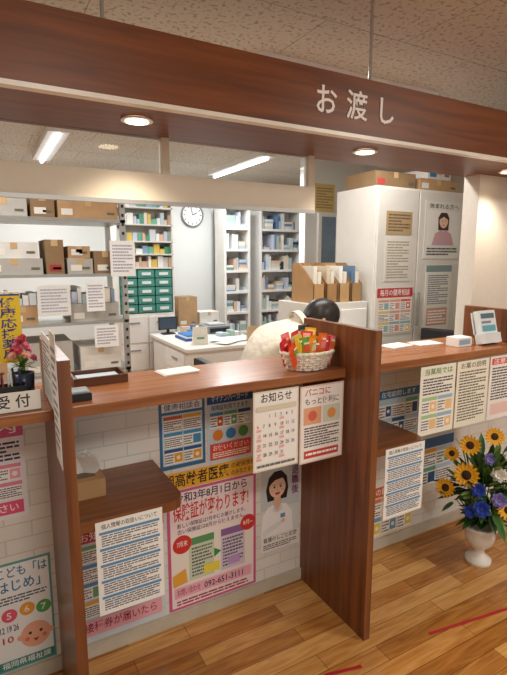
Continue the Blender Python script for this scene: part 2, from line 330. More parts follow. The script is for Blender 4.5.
# hanging sheets
YF=1.448
cal=[('r',.03,.02,.97,.98,'#fbfaf6'),('t',.15,.03,.85,.15,'お知らせ','#333333',.014)]
for i in range(5):
    for j in range(7):
        c='#c33' if j==0 else ('#36a' if j==6 else '#444')
        n=i*7+j-1
        if 1<=n<=31: cal.append(('t',.08+j*.125,.28+i*.12,.08+j*.125+(.045 if n<10 else .085),.34+i*.12,str(n),c))
        if 1<=n<=31 and j in(0,4): cal.append(('r',.07+j*.125,.345+i*.12,.17+j*.125,.375+i*.12,'#f2b8b0'))
cal+= [('r',.06,.18,.94,.24,'#e3d9c4'),('l',.08,.9,.92,.96,1,'#777')]
poster('calendar_notice',(.80,YF,.735),.193,.30,cal,bg='#e7dfcf')
poster('information_flyer',(1.0,YF,.725),.205,.305,[('r',.03,.02,.97,.98,'#faf6f2'),('t',.1,.04,.7,.14,'パニコに','#c2453c',.014),('t',.1,.16,.9,.25,'もっと便利に','#333'),('r',.08,.28,.48,.5,'#e9b08c'),('c',.28,.39,.1,'#e06a50'),('r',.52,.28,.92,.5,'#d8e0d0'),('c',.72,.39,.1,'#e9a05c'),('l',.1,.53,.9,.8,8,'#444'),('r',.1,.84,.9,.94,'#d0463e'),('l',.14,.86,.86,.92,1,'#fff')],bg='#e5cfc4')
poster('flyer',(1.63,YF,.72),.225,.315,[('r',.05,.03,.95,.14,'#e9f0d8'),('t',.1,.04,.9,.13,'当薬局では','#3a6a30'),('l',.08,.17,.92,.42,6,'#444')]+busy(.06,.44,.94,.95,2,2,['#a8cf9a','#f0c890','#9ac0d8'],'#455'),bg='#f5f3ea')
poster('flyer.001',(1.865,YF,.72),.225,.315,[('t',.1,.03,.9,.12,'お薬の説明','#333'),('l',.08,.15,.92,.92,18,'#666')],bg='#f3efdc')
poster('flyer.002',(2.1,YF,.72),.235,.315,[('r',.05,.03,.95,.13,'#d8574a'),('t',.1,.04,.9,.12,'注意事項','#fff'),('l',.08,.17,.92,.7,12,'#444'),('r',.1,.75,.9,.93,'#f1d0c8')],bg='#f6f2ee')
def bluesheet(name,x,z,w,h):
    els=[('t',.08,.03,.92,.085,'個人情報の取扱いについて','#333')]
    y=.11
    for i in range(5): els+=[('r',.05,y,.95,y+.028,'#5a95c4'),('l',.08,y+.035,.92,y+.16,5,'#667')]; y+=.172
    poster(name,(x,1.388,z),w,h,els,bg='#f4f5f2')
bluesheet('privacy_notice',.235,.425,.205,.305); bluesheet('privacy_notice.001',1.385,.42,.225,.31)
# leaflets on the left divider
poster('divider_leaflet',(.149,1.62,1.08),.2,.2,[('l',.1,.1,.9,.6,8,'#667'),('r',.1,.65,.9,.9,'#c8d8e0')],bg='#e8eaea',U=-Y)
poster('divider_leaflet.001',(.149,1.41,.95),.11,.36,[('l',.1,.1,.9,.9,12,'#889')],bg='#f1f1ee',U=-Y)

# ------------------------------------------------------------ things on the counter
rs=empty('reception_sign'); po=poster('plate',(-.06,1.47,1.078),.18,.055,[('t',.35,.15,.92,.85,'受 付','#333',.014)],bg='#f0efe9'); po.parent=rs
box('base',-.06,1.472,1.076,.12,1.5,1.08,mat('acrylic_clear','#dfe4e4',.1),rs)
# mini banner
b=empty('banner_stand')
bp=poster('cloth',(-.02,1.72,1.17),.12,.22,[('v',.5,.05,.9,.95,'健康応援薬局','#2c3d8c',.014),('v',.12,.06,.38,.7,'みなさまの','#d03030',.01),('r',0,0,1,.025,'#2c3d8c')],bg='#f3d62e'); bp.parent=b
MB().rod((-.025,1.723,1.08),(-.025,1.723,1.41),.004,WHITE).rod((-.025,1.723,1.395),(.10,1.723,1.395),.003,WHITE).lathe([(.04,0),(.035,.012)],(-.025,1.723,1.076),WHITE).obj('pole',b)
def petal(mb,c,d,up,L,W,m,bend=.2,n=4):
    d=Vector(d).normalized();up=Vector(up).normalized(); s=d.cross(up).normalized(); vs=[];fs=[]
    for i in range(n+1):
        t=i/n; w=W*math.sin(math.pi*min(.97,(t*.85+.13)))**.8/2*(1 if t<.99 else .1)
        p=Vector(c)+d*L*t+up*(bend*L*t*t)
        vs+=[p-s*w+up*w*.25,p,p+s*w+up*w*.25]
    for i in range(n): a=i*3; fs+=[(a,a+1,a+4,a+3),(a+1,a+2,a+5,a+4)]
    mb.add(vs,fs,m)
def basis(nv):
    nv=Vector(nv).normalized(); a=nv.cross(Z if abs(nv.z)<.9 else X).normalized(); return nv,a,nv.cross(a)
def sunflower(mb,c,nv,r):
    nv,a,bb=basis(nv); Yl=mat('petal_yellow','#f2b21b',.5); Br=mat('flower_disc_brown','#3d2413',.9,scale=90,var=.4)
    for k,(cnt,rr,bd) in enumerate(((16,1.0,.05),(14,.85,.25))):
        for i in range(cnt):
            t=2*math.pi*(i+.5*k)/cnt; d=a*math.cos(t)+bb*math.sin(t); petal(mb,Vector(c)+d*r*.3,d,nv,r*.72*rr,r*.26,Yl,bd)
    M=Matrix((a,bb,nv)).transposed().to_4x4(); mb.sph(Vector(c),(r*.38,r*.38,r*.16),Br,16,M)
def rose(mb,c,nv,r,m):
    nv,a,bb=basis(nv)
    for k,(cnt,rad,op) in enumerate(((3,.15,1.4),(4,.32,1.0),(6,.5,.55),(7,.6,.2))):
        for i in range(cnt):
            t=2*math.pi*(i+.37*k)/cnt; d=a*math.cos(t)+bb*math.sin(t); petal(mb,Vector(c)+d*r*rad*.5-nv*r*.2*k*.5,(d+nv*op),nv-d*.3,r*.75,r*.75,m,-.15)
    mb.sph(c,r*.3,m,10)
G1=mat('leaf_green','#3f6b2c',.5,var=.25); G2=mat('leaf_light','#7f9a4a',.5,var=.2); G3=mat('leaf_dark','#23431f',.5,var=.2)
def foliage(mb,c,n,r0,r1,zs,L,mats):
    for i in range(n):
        t=random.uniform(0,2*math.pi); e=random.uniform(-.4,1.1); d=Vector((math.cos(t)*math.cos(e),math.sin(t)*math.cos(e),math.sin(e)*zs))
        st=Vector(c)+d*random.uniform(r0,r1); petal(mb,st,d+Vector((random.uniform(-.4,.4),random.uniform(-.4,.4),random.uniform(-.2,.3))),Z-d*.2,L*random.uniform(.7,1.3),L*.35,random.choice(mats),random.uniform(-.3,.1))
# flower pot on left counter
fp=empty('flower_pot')
MB().lathe([(.025,0),(.03,.0),(.034,.07),(.030,.07),(.024,.01)],(.09,1.66,1.076),mat('pot_navy','#2d3a52',.3),20).obj('pot',fp,smooth=True)
mb=MB(); foliage(mb,(.09,1.66,1.165),30,.0,.02,1,.035,[G1,G2]); mb.rod((.09,1.66,1.1),(.09,1.66,1.19),.008,G3)
for i in range(15):
    t=i*2.4; q=.006+.0022*i; dz=.07-.0045*i+random.uniform(-.006,.006); dx=q*math.cos(t); dy=q*math.sin(t)
    c=random.choice(['#d8607a','#c84860','#e8906a','#d8708a','#e8b0a0','#b83a50','#e07898'])
    rose(mb,(.09+dx,1.66+dy,1.185+dz),(dx*20-.1,dy*20-.4,.7),.014,mat('bloom_'+c[1:],c,.6))
mb.obj('blooms',fp)
# pen holder
ph=empty('pen_holder'); mb=MB()
for a in ((.0,1.53,.09,1.534),(.0,1.576,.09,1.58),(.0,1.534,.004,1.576),(.086,1.534,.09,1.576),(.045,1.534,.048,1.576)): mb.box(a[0],a[1],1.076,a[2],a[3],1.135,BLACK)
mb.box(.0,1.53,1.076,.09,1.58,1.08,BLACK); mb.obj('cup',ph)
for i in range(7):
    x=.01+i*.011; MB().rod((x,1.555,1.082),(x+random.uniform(-.01,.01),1.56,1.16+random.uniform(0,.025)),.003,ink(random.choice(['#b33','#225','#ddd','#282','#111']))).obj('pen_%d'%i,ph)
# small wooden tray + card reader
tr=empty('wooden_tray'); mb=MB(); WD=wood('tray_wood','#4a2a18','#6b4026','X')
mb.box(.24,1.66,1.076,.42,1.79,1.083,WD)
for a in ((.24,1.66,.42,1.668),(.24,1.782,.42,1.79),(.24,1.668,.248,1.782),(.412,1.668,.42,1.782)): mb.box(a[0],a[1],1.083,a[2],a[3],1.105,WD)
mb.obj('tray',tr); MB().box(.26,1.68,1.083,.40,1.77,1.093,ink('#b9c6cf')).obj('folded_cloth',tr)
MB().box(.195,1.49,1.076,.265,1.57,1.098,BLACK).box(.2,1.495,1.098,.26,1.565,1.102,GREYM).box(.207,1.50,1.102,.253,1.525,1.104,ink('#9ab0b8')).obj('card_reader')
for i,(x,y,a) in enumerate(((.62,1.72,.1),(1.75,1.72,.1),(1.93,1.7,-.1))):
    M=Matrix.Translation((x,y,1.076))@Matrix.Rotation(a,4,'Z'); mb=MB()
    for k in range(3): mb.box(-.07+k*.004,-.05,.002*k,.07+k*.003,.05-.003*k,.002*k+.0018,ink('#efeee8'),M)
    mb.obj('paper_stack' if i==0 else 'paper_stack.%03d'%i)
# tissue box on low shelf
tb=empty('tissue_box'); MB().box(.195,1.53,.739,.30,1.70,.80,mat('kraft_box','#b08a5e',.6)).box(.22,1.56,.80,.275,1.67,.801,ink('#6a5238')).obj('case',tb,bevel=.004)
mb=MB()
for i in range(10): petal(mb,(.245,1.6,.8),(random.uniform(-.6,.6),random.uniform(-.6,.3),1),(-.3,-1,0),.09,.08,ink('#f7f7f4'),.3)
mb.obj('tissue',tb)
# snack basket
bk=empty('snack_basket'); BW=mat('white_wicker','#f2eadc',.6); cx,cy,cz=1.09,1.535,1.08
mb=MB(); nb=28; rb,rt,h=.08,.108,.062
for k in range(7):
    z=k/6*h; r=rb+(rt-rb)*k/6
    for i in range(nb):
        a0=2*math.pi*i/nb;a1=2*math.pi*(i+1)/nb; w0=.003*(1 if (i+k)%2 else -1); w1=-w0
        mb.rod((cx+(r+w0)*math.cos(a0),cy+(r+w0)*math.sin(a0)*.75,cz+z+.002),(cx+(r+w1)*math.cos(a1),cy+(r+w1)*math.sin(a1)*.75,cz+z+.002),.0055 if k<6 else .008,BW,6)
for i in range(nb):
    a=2*math.pi*i/nb; mb.rod((cx+rb*math.cos(a),cy+rb*math.sin(a)*.75,cz),(cx+rt*math.cos(a),cy+rt*math.sin(a)*.75,cz+h),.0035,BW,6)
mb.lathe([(rb,0),(rb,.004)],(cx,cy,cz-.003),BW,24,Matrix.Diagonal((1,.75,1,1)))
mb.obj('wicker',bk,smooth=True)
cols=['#e8542a','#f0a02c','#d92f3a','#d8d0b0','#6fae3c','#e8702a','#e0453c','#f2c83a','#3d9a5a','#f08a8a']
for i in range(22):
    gx=-.07+(i%8)*.02; gy=-.035+(i//8)*.035
    M=Matrix.Translation((cx+gx,cy+gy,cz+.012))@Matrix.Rotation(random.uniform(-.6,.6),4,'Z')@Matrix.Rotation(gx*4+random.uniform(-.15,.15),4,'Y')@Matrix.Rotation(random.uniform(-.15,.15),4,'X')
    c=cols[(i*7)%len(cols)]; mb=MB(); hh=random.uniform(.095,.13)+(.012 if i//8==2 else 0); w=random.uniform(.02,.028)
    vs=[];fs=[]; prof=[(0,.001),(.06,.002),(.2,.009),(.5,.011),(.8,.009),(.94,.002),(1,.001)]
    for t,d in prof:
        for sx,sy in((-1,0),(-.6,-1),(.6,-1),(1,0),(.6,1),(-.6,1)): vs.append(M@Vector((sx*w,sy*d,t*hh)))
    for j in range(6):
        for q in range(6): fs.append((j*6+q,j*6+(q+1)%6,(j+1)*6+(q+1)%6,(j+1)*6+q))
    mb.add(vs,fs,ink(c,.25)); mb.box(-w*.55,-.0118,hh*.55,w*.55,-.0108,hh*.75,ink(cols[(i*3+4)%10]),M); mb.box(-w*.4,-.0122,hh*.8,w*.4,-.0112,hh*.86,ink('#fff4dc'),M); mb.obj('snack_packet_%d'%(i+1),bk)
# dark leaflet stand beside basket
MB().box(1.165,1.66,1.076,1.213,1.74,1.085,BLACK).box(1.165,1.70,1.085,1.213,1.71,1.22,ink('#44505a')).box(1.17,1.695,1.1,1.208,1.70,1.2,ink('#9ab0a0')).obj('card_stand')
# brochure holder at right
br=empty('brochure_holder')
M=Matrix.Translation((2.13,1.53,1.082))@Matrix.Rotation(-.25,4,'X')
MB().box(-.0,-.02,0,.14,.03,.05,mat('acrylic_clear','#dfe4e4',.1),M).box(0,.025,0,.14,.03,.16,mat('acrylic_clear','#dfe4e4',.1),M).obj('holder',br)
MB().box(.008,-.01,.01,.132,.02,.165,ink('#dfe8ea'),M).box(.02,-.0115,.06,.12,-.01,.09,ink('#6aa8b8'),M).box(.02,-.0115,.125,.12,-.01,.15,ink('#58707c'),M).box(.02,-.0115,.1,.09,-.01,.112,ink('#889'),M).obj('leaflets',br)
MB().box(1.99,1.55,1.076,2.09,1.62,1.12,ink('#f2f2ee')).box(2.0,1.549,1.085,2.08,1.55,1.11,ink('#8fb0c8')).obj('mask_box')

# ------------------------------------------------------------ flower arrangement at right
fa=empty('flower_arrangement'); c0=Vector((2.07,1.41,0)); rt_=Vector((.556,-.83,0)); fr_=Vector((-.83,-.556,0))
URN=mat('urn_white_plaster','#e9e4da',.5,var=.03)
MB().lathe([(.05,0),(.062,0),(.062,.02),(.045,.032),(.028,.05),(.026,.07),(.04,.085),(.062,.11),(.072,.15),(.068,.175),(.082,.19),(.082,.2),(.065,.2),(.055,.17)],c0,URN,28).obj('urn',fa,smooth=True)
mb=MB(); foliage(mb,c0+Vector((0,0,.38)),240,.03,.15,1.5,.09,[G1,G2,G3,G1])
for i in range(24):
    t=random.uniform(0,6.28); d=Vector((math.cos(t)*.13,math.sin(t)*.11,random.uniform(.1,.45))); mb.rod(c0+Vector((0,0,.18)),c0+Vector((0,0,.18))+d,.0035,G1,5,.002)
foliage(mb,c0+Vector((0,0,.25)),60,.02,.07,.6,.09,[G1,G3]); mb.obj('foliage',fa)
mb=MB()
for s,z,r,o in ((-.07,.63,.05,.09),(-.075,.50,.06,.14),(-.165,.40,.05,.1),(.11,.36,.05,.12),(.03,.68,.045,.06),(-.15,.56,.04,.05)):
    sunflower(mb,c0+rt_*s+fr_*o+Vector((0,0,z)),fr_+rt_*s*2+Vector((0,0,.3)),r)
mb.obj('sunflowers',fa)
mb=MB(); BL=mat('petal_blue','#2d4bb0',.6); WHF=mat('petal_white','#e9e6dc',.6); PUR=mat('petal_lilac','#8a7fc4',.6)
for s,z,o,m,r in ((-.02,.44,.15,BL,.035),(.0,.36,.17,BL,.04),(.07,.41,.15,PUR,.035),(.06,.52,.12,WHF,.035),(.12,.5,.08,WHF,.035),(-.05,.32,.14,BL,.03),(.02,.58,.1,PUR,.03),(.1,.6,.06,WHF,.03)):
    rose(mb,c0+rt_*s+fr_*o+Vector((0,0,z)),fr_+Vector((0,0,.3)),r,m)
mb.obj('roses',fa)

# ------------------------------------------------------------ back room
rk=empty('steel_shelf_rack'); mb=MB()
for x in (-.6,.85):
    for y in (3.4,3.85): mb.box(x,y,0,x+.035,y+.035,1.95,STEEL)
for z in (.3,.72,1.06,1.38,1.74): mb.box(-.6,3.4,z,.885,3.885,z+.02,STEEL)
for z in [i*.06+.1 for i in range(30)]: mb.box(.86,3.397,z,.875,3.4,z+.02,BLACK)
mb.obj('frame',rk)
GC=mat('grey_carton','#b4b0a8',.7); WC=mat('white_carton','#dedbd4',.7)
def carton(name,x0,y0,z0,x1,y1,z1,m=CARD,lab=None):
    mb=MB().box(x0,y0,z0,x1,y1,z1,m); xm=(x0+x1)/2
    mb.box(x0-.001,y0-.001,z1-.001,x1+.001,y1,z1+.001,CARD2 if m is CARD else m)
    mb.box(xm-.02,y0-.002,z1-.04,xm+.02,y0,z1,ink('#c9a97c'))
    mb.box(x0+.02,y0-.002,z0+.02,x0+.09,y0,z0+.06,ink(lab or '#e8e4da')); mb.box(x1-.07,y0-.002,z0+.03,x1-.02,y0,z0+.045,ink('#665')); return mb.obj(name)
N_=[0]
def cb_(*a,**k):
    i=N_[0]; N_[0]+=1; return carton('cardboard_box' if i==0 else 'cardboard_box.%03d'%i,*a,**k)
cb_(.46,3.42,1.76,.84,3.8,1.88); cb_(.30,3.42,1.76,.44,3.8,1.9,CARD2); cb_(.02,3.42,1.76,.28,3.8,1.87,GC); cb_(-.3,3.42,1.76,0,3.8,1.9)
cb_(.37,3.42,1.40,.48,3.8,1.62,CARD2,'#a33'); cb_(.50,3.42,1.40,.66,3.8,1.50,GC); cb_(.67,3.42,1.40,.82,3.8,1.55,CARD2); cb_(.51,3.44,1.502,.65,3.8,1.58,CARD); cb_(.02,3.42,1.40,.35,3.8,1.50,GC); cb_(.05,3.44,1.502,.33,3.8,1.6,WC)
cb_(-.3,3.42,1.08,.1,3.8,1.25,WC); cb_(.12,3.42,1.08,.3,3.8,1.2,CARD); cb_(.5,3.42,1.08,.82,3.8,1.2,GC)
cb_(.2,3.42,.74,.5,3.8,.95,GC); cb_(-.4,3.42,.74,.1,3.8,.95,CARD); cb_(.55,3.42,.74,.82,3.8,.9,WC)
def pile(name,x0,x1,y0,z,hmin,hmax,pal,dep=.2):
    mb=MB(); x=x0
    while x<x1-.02:
        w=random.uniform(.02,.07); hh=random.uniform(hmin,hmax); mb.box(x,y0+random.uniform(0,.02),z,min(x+w,x1),y0+dep,z+hh,ink(random.choice(pal))); x+=w+.004
    return mb.obj(name)
PALE=['#e8e8e4','#dfe4e6','#f0efe9','#cfd6da','#e8dcc8','#b8c8d0','#d8d4cc','#a8c0b8','#d8b8a0','#c8d0e0']
pile('medicine_box_row',.12,.48,3.43,1.202,.04,.09,PALE,.3)
pile('medicine_box_row.001',.52,.8,3.44,1.202,.04,.12,PALE+['#8a9ab0'],.3)
poster('hanging_memo',(.77,3.39,1.38),.17,.24,[('l',.1,.1,.9,.9,9,'#aab')])
poster('hanging_memo.001',(.3,3.39,1.13),.2,.2,[('l',.1,.1,.9,.9,8,'#aab')],bg='#e6e6e2')
poster('hanging_memo.002',(.60,3.38,1.15),.12,.2,[('l',.1,.1,.9,.9,8,'#aab')])
poster('hanging_memo.003',(.64,3.38,.9),.16,.15,[('l',.1,.1,.9,.9,6,'#aab')])
# drawer/medicine unit
mu=empty('medicine_drawer_unit'); mb=MB(); TEAL=mat('teal_drawers','#4a9488',.4); 
mb.box(1.2,5.0,0,1.8,5.4,.93,CABW); mb.box(1.2,5.2,.93,1.8,5.4,2.15,CABW)
for z in (1.41,1.55,1.68,1.85,2.02,2.15): mb.box(1.2,5.0,z-.015,1.8,5.2,z,CABW)
for x in (1.2,1.785): mb.box(x,5.0,.93,x+.015,5.2,2.15,CABW)
mb.obj('case',mu); mb=MB()
for i in range(5):
    for j in range(3):
        x=1.225+j*.187; z=.94+i*.091; mb.box(x,5.01,z,x+.175,5.2,z+.082,TEAL); mb.box(x+.04,5.0,z+.025,x+.135,5.01,z+.055,ink('#e6ece8'))
mb.obj('teal_drawers',mu); mb=MB()
for i in range(3):
    for j in range(2):
        x=1.22+j*.29; z=.05+i*.29; mb.box(x,4.985,z,x+.27,5.0,z+.27,WHITE); mb.box(x+.08,4.978,z+.2,x+.19,4.985,z+.215,GREYM)
mb.obj('white_drawers',mu)
for lv in (1.41,1.55,1.68,1.85,2.02):
    o=pile('medicine_boxes',1.22,1.785,5.02,lv,.05,.12,PALE+['#4aa07a','#70b8a0','#88b0c8','#e0c060','#58a890'],.16); o.parent=mu
# low cabinet beside it with boxes on top
lc=empty('low_cabinet'); MB().box(1.82,5.02,0,2.4,5.4,.758,CABW).box(1.83,5.005,.05,2.1,5.02,.72,WHITE).box(2.12,5.005,.05,2.39,5.02,.72,WHITE).obj('body',lc)
cb_(1.86,5.05,.76,2.08,5.3,1.08); cb_(2.12,5.08,.76,2.36,5.3,.9,WC)
# wall clock
wc=empty('wall_clock'); RX=Matrix.Rotation(math.pi/2,4,'X')
MB().lathe([(.15,0),(.15,.03),(.135,.035),(.135,.02),(0.01,.02)],(2.42,6.0,2.05),mat('clock_rim','#8c8f92',.3,.5),32,RX).obj('rim',wc,smooth=False)
MB().lathe([(.134,.021),(.134,.022)],(2.42,6.0,2.05),ink('#f6f6f4'),32,RX).obj('face',wc)
mb=MB()
for i in range(12):
    a=i*math.pi/6; mb.rod((2.42+.1*math.sin(a),5.976,2.05+.1*math.cos(a)),(2.42+.122*math.sin(a),5.976,2.05+.122*math.cos(a)),.005,BLACK,4)
mb.rod((2.42,5.974,2.05),(2.48,5.974,2.08),.005,BLACK,4).rod((2.42,5.974,2.05),(2.40,5.974,2.15),.004,BLACK,4); mb.obj('hands',wc)
# shelving with pale boxes / binders, irregularly stocked
def bookcase(name,x0,x1,y0,y1,h,n):
    p=empty(name); mb=MB()
    mb.box(x0,y0,0,x0+.03,y1,h,WHITE).box(x1-.03,y0,0,x1,y1,h,WHITE).box(x0,y1-.02,0,x1,y1,h,WHITE)
    for i in range(n+1): mb.box(x0+.03,y0,i*(h-.03)/n,x1-.03,y1-.02,i*(h-.03)/n+.03,WHITE)
    mb.obj('case',p); mb=MB(); pal=PALE+PALE+['#6a88b0','#b87068','#2e3a50','#70988a','#c89858','#8a98a8']
    for i in range(n):
        z=i*(h-.03)/n+.03; x=x0+.035; sp=(h-.03)/n-.05
        while x<x1-.08:
            if random.random()<.25:   # lying stack
                w=min(random.uniform(.09,.15),x1-.035-x); zz=z
                for k in range(random.randint(2,4)):
                    t=random.uniform(.015,.04)
                    if zz+t<z+sp: mb.box(x+random.uniform(0,.01),y0+.02,zz,x+w-random.uniform(.002,.02),y1-.05,zz+t,ink(random.choice(pal))); zz+=t+.001
            else:
                w=random.uniform(.02,.05)
                if random.random()<.9: mb.box(x,y0+.03,z,x+w,y1-.04,z+sp*random.uniform(.45,.97),ink(random.choice(pal)))
            x+=w+.003
    mb.obj('binders',p)
bookcase('shelving_unit',2.66,3.03,5.55,5.85,2.15,8); bookcase('shelving_unit.001',3.2,3.85,5.6,5.9,2.15,8)
# back desk
dk=empty('office_desk'); mb=MB(); DW=mat('desk_white','#e2dfd8',.4,var=.02)
mb.box(1.5,3.9,.69,2.35,4.95,.72,DW).box(1.52,3.93,0,1.55,4.92,.69,DW).box(1.55,3.93,.25,2.3,3.95,.69,DW).box(2.3,3.93,0,2.33,4.92,.69,DW).box(1.52,4.9,0,2.33,4.92,.69,DW)
mb.obj('body',dk,bevel=.003); mb=MB()
for i in range(3): mb.box(1.515,4.0,.08+i*.2,1.52,4.5,.26+i*.2,WHITE); mb.box(1.508,4.18,.18+i*.2,1.515,4.32,.195+i*.2,GREYM)
mb.obj('drawers',dk)
mo=empty('computer_monitor'); MB().box(1.56,4.83,.77,1.76,4.85,.90,BLACK).box(1.57,4.828,.78,1.75,4.83,.89,ink('#3a4a5a')).box(1.65,4.845,.73,1.68,4.86,.82,BLACK).box(1.6,4.8,.721,1.73,4.9,.732,BLACK).obj('screen',mo)
MB().box(1.65,4.3,.721,1.87,4.6,.745,ink('#2f5aa0')).box(1.66,4.31,.745,1.86,4.58,.76,ink('#e8e8e8')).box(1.67,4.32,.76,1.85,4.57,.775,ink('#3a78b8')).obj('book_stack')
MB().box(2.02,4.62,.721,2.28,4.88,.80,GREYM).box(2.04,4.605,.735,2.26,4.62,.78,BLACK).box(2.06,4.66,.80,2.24,4.82,.82,mat('grey_light','#b8babb',.5)).obj('printer',bevel=.006)
pile('desk_clutter',1.80,2.0,4.75,.721,.03,.13,PALE+['#b87068','#6a88b0','#c0a070'],.1)
pile('desk_clutter.001',2.06,2.3,4.4,.721,.02,.07,PALE+['#b87068','#303840','#c0a070'],.12)
# paper bags
def bag(name,x,y,z,w,d,h,c):
    M=Matrix.Translation((x,y,z))@Matrix.Rotation(random.uniform(-.3,.3),4,'Z'); m=mat('bag_'+c[1:],c,.8); mb=MB()
    vs=[(-w,-d,0),(w,-d,0),(w,d,0),(-w,d,0),(-w*.96,-d*.5,h*.6),(w*.96,-d*.5,h*.6),(w*.96,d*.5,h*.6),(-w*.96,d*.5,h*.6),(-w*.97,-d*.08,h),(w*.97,-d*.08,h),(w*.97,d*.08,h),(-w*.97,d*.08,h)]
    fs=[(0,3,2,1)]+[(a+i,a+(i+1)%4,a+4+(i+1)%4,a+4+i) for a in(0,4) for i in range(4)]+[(8,9,10,11)]
    mb.add([M@Vector(v) for v in vs],fs,m); mb.box(-w*.5,-d*.8,h*.3,w*.5,-d*.78,h*.42,ink('#6a9a8a'),M); mb.obj(name)
bag('paper_bag',1.72,4.12,.721,.07,.035,.16,'#e8e0d0'); bag('paper_bag.001',2.24,4.05,.721,.06,.03,.14,'#c8a880')
mb=MB()
for i in range(8):
    M=Matrix.Translation((random.uniform(1.85,2.1),random.uniform(4.02,4.3),.721+i*.002))@Matrix.Rotation(random.uniform(-.7,.7),4,'Z'); mb.box(-.1,-.07,0,.1,.07,.0015,ink(random.choice(['#f4f4f0','#f0e8d8','#e4ecf0'])),M)
mb.obj('desk_papers')
# tall cabinet pair
cb=empty('tall_cabinet'); mb=MB()
mb.box(2.42,2.62,0,3.35,3.05,1.999,CABW); mb.obj('body',cb,bevel=.004)
MB().box(2.425,2.6,.06,2.815,2.62,1.985,CABW).box(2.825,2.6,.06,3.345,2.62,1.985,CABW).obj('doors',cb,bevel=.004)
MB().rod((2.795,2.585,1.0),(2.795,2.585,1.25),.008,STEEL).rod((2.845,2.585,1.0),(2.845,2.585,1.25),.008,STEEL).box(2.79,2.585,1.0,2.8,2.6,1.01,STEEL).box(2.84,2.585,1.0,2.85,2.6,1.01,STEEL).obj('handles',cb)
YC=2.599
poster('brown_notice_plate',(2.5,YC,1.67),.25,.16,[('l',.08,.1,.92,.9,6,'#6a5640')],bg='#b59c76')
poster('cabinet_notice',(2.5,YC,1.34),.25,.3,[('l',.08,.05,.92,.95,14,'#a09a8e')],bg='#e4ded2')
poster('red_campaign_poster',(2.44,YC,.95),.35,.34,[('r',0,0,1,.2,'#c8403a'),('t',.08,.03,.92,.17,'毎月の健康相談','#fff')]+busy(.04,.24,.96,.96,3,3,['#e0a090','#90b8c0','#d86a5a','#e8c878'],'#655'),bg='#efe4da')
poster('person_poster',(2.88,YC,1.5),.4,.42,[('r',.05,.16,.95,.76,'#f2f0ec'),('p',[(.36,.5),(.35,.28),(.42,.19),(.58,.19),(.65,.28),(.64,.5)],'#4a3428'),('c',.5,.34,.115,'#f0ccb2',1.1),('p',[(.39,.31),(.42,.23),(.5,.205),(.58,.23),(.61,.31),(.5,.26)],'#4a3428'),('c',.46,.34,.012,'#332'),('c',.54,.34,.012,'#332'),('p',[(.46,.4),(.54,.4),(.5,.42)],'#c55'),('p',[(.2,.76),(.28,.56),(.44,.49),(.5,.52),(.56,.49),(.72,.56),(.8,.76)],'#d0a8b0'),('l',.08,.8,.92,.95,3,'#555'),('t',.1,.04,.9,.13,'休まれる方へ','#555')],bg='#e8e8e2')
poster('list_poster',(2.92,YC,.95),.28,.5,[('r',.0,.0,1,.1,'#8aa0a0'),('l',.1,.14,.9,.6,14,'#778'),('r',.1,.65,.9,.92,'#d8a08a'),('l',.15,.68,.85,.9,5,'#fff')],bg='#efede6')
cb_(2.46,2.68,2.0,2.85,3.0,2.11,CARD2,'#b44'); cb_(2.9,2.68,2.0,3.3,3.0,2.09,CARD); cb_(3.0,2.7,2.092,3.25,2.95,2.17,WC,'#37a')
# side shelf with magazine files
ss=empty('side_cabinet'); MB().box(1.9,2.65,0,2.4,3.05,1.199,CABW).box(1.91,2.64,.05,2.14,2.65,1.15,WHITE).box(2.16,2.64,.05,2.39,2.65,1.15,WHITE).obj('body',ss,bevel=.003)
def magfile(name,x,c,c2):
    p=empty(name); m=mat('file_'+c[1:],c,.6); MM=MB()
    prof=[(2.68,1.2),(2.68,1.33),(2.86,1.47),(2.95,1.47),(2.95,1.2)]
    for xx in (x,x+.085):
        n=5; vs=[(xx,y,z) for y,z in prof]+[(xx+.004,y,z) for y,z in prof]
        MM.add(vs,[tuple(range(5)),tuple(range(5,10))[::-1]]+[(i,(i+1)%5,5+(i+1)%5,5+i) for i in range(5)],m)
    MM.box(x,2.68,1.2,x+.089,2.684,1.33,m).box(x,2.946,1.2,x+.089,2.95,1.47,m); MM.obj('case',p)
    MB().box(x+.01,2.7,1.205,x+.04,2.93,1.45,ink(c2)).box(x+.045,2.7,1.205,x+.075,2.93,1.41,ink('#e8e2d4')).obj('papers',p)
magfile('magazine_file',1.95,'#b98f5e','#e8e0d0'); magfile('magazine_file.001',2.06,'#a87f50','#d8c8b0'); magfile('magazine_file.002',2.17,'#c09a6a','#f0eee6'); magfile('magazine_file.003',2.28,'#a88458','#6080a0')
poster('tan_notice',(3.04,4.2,1.98),.26,.28,[('l',.1,.12,.9,.9,8,'#9a8458')],bg='#d8c080')

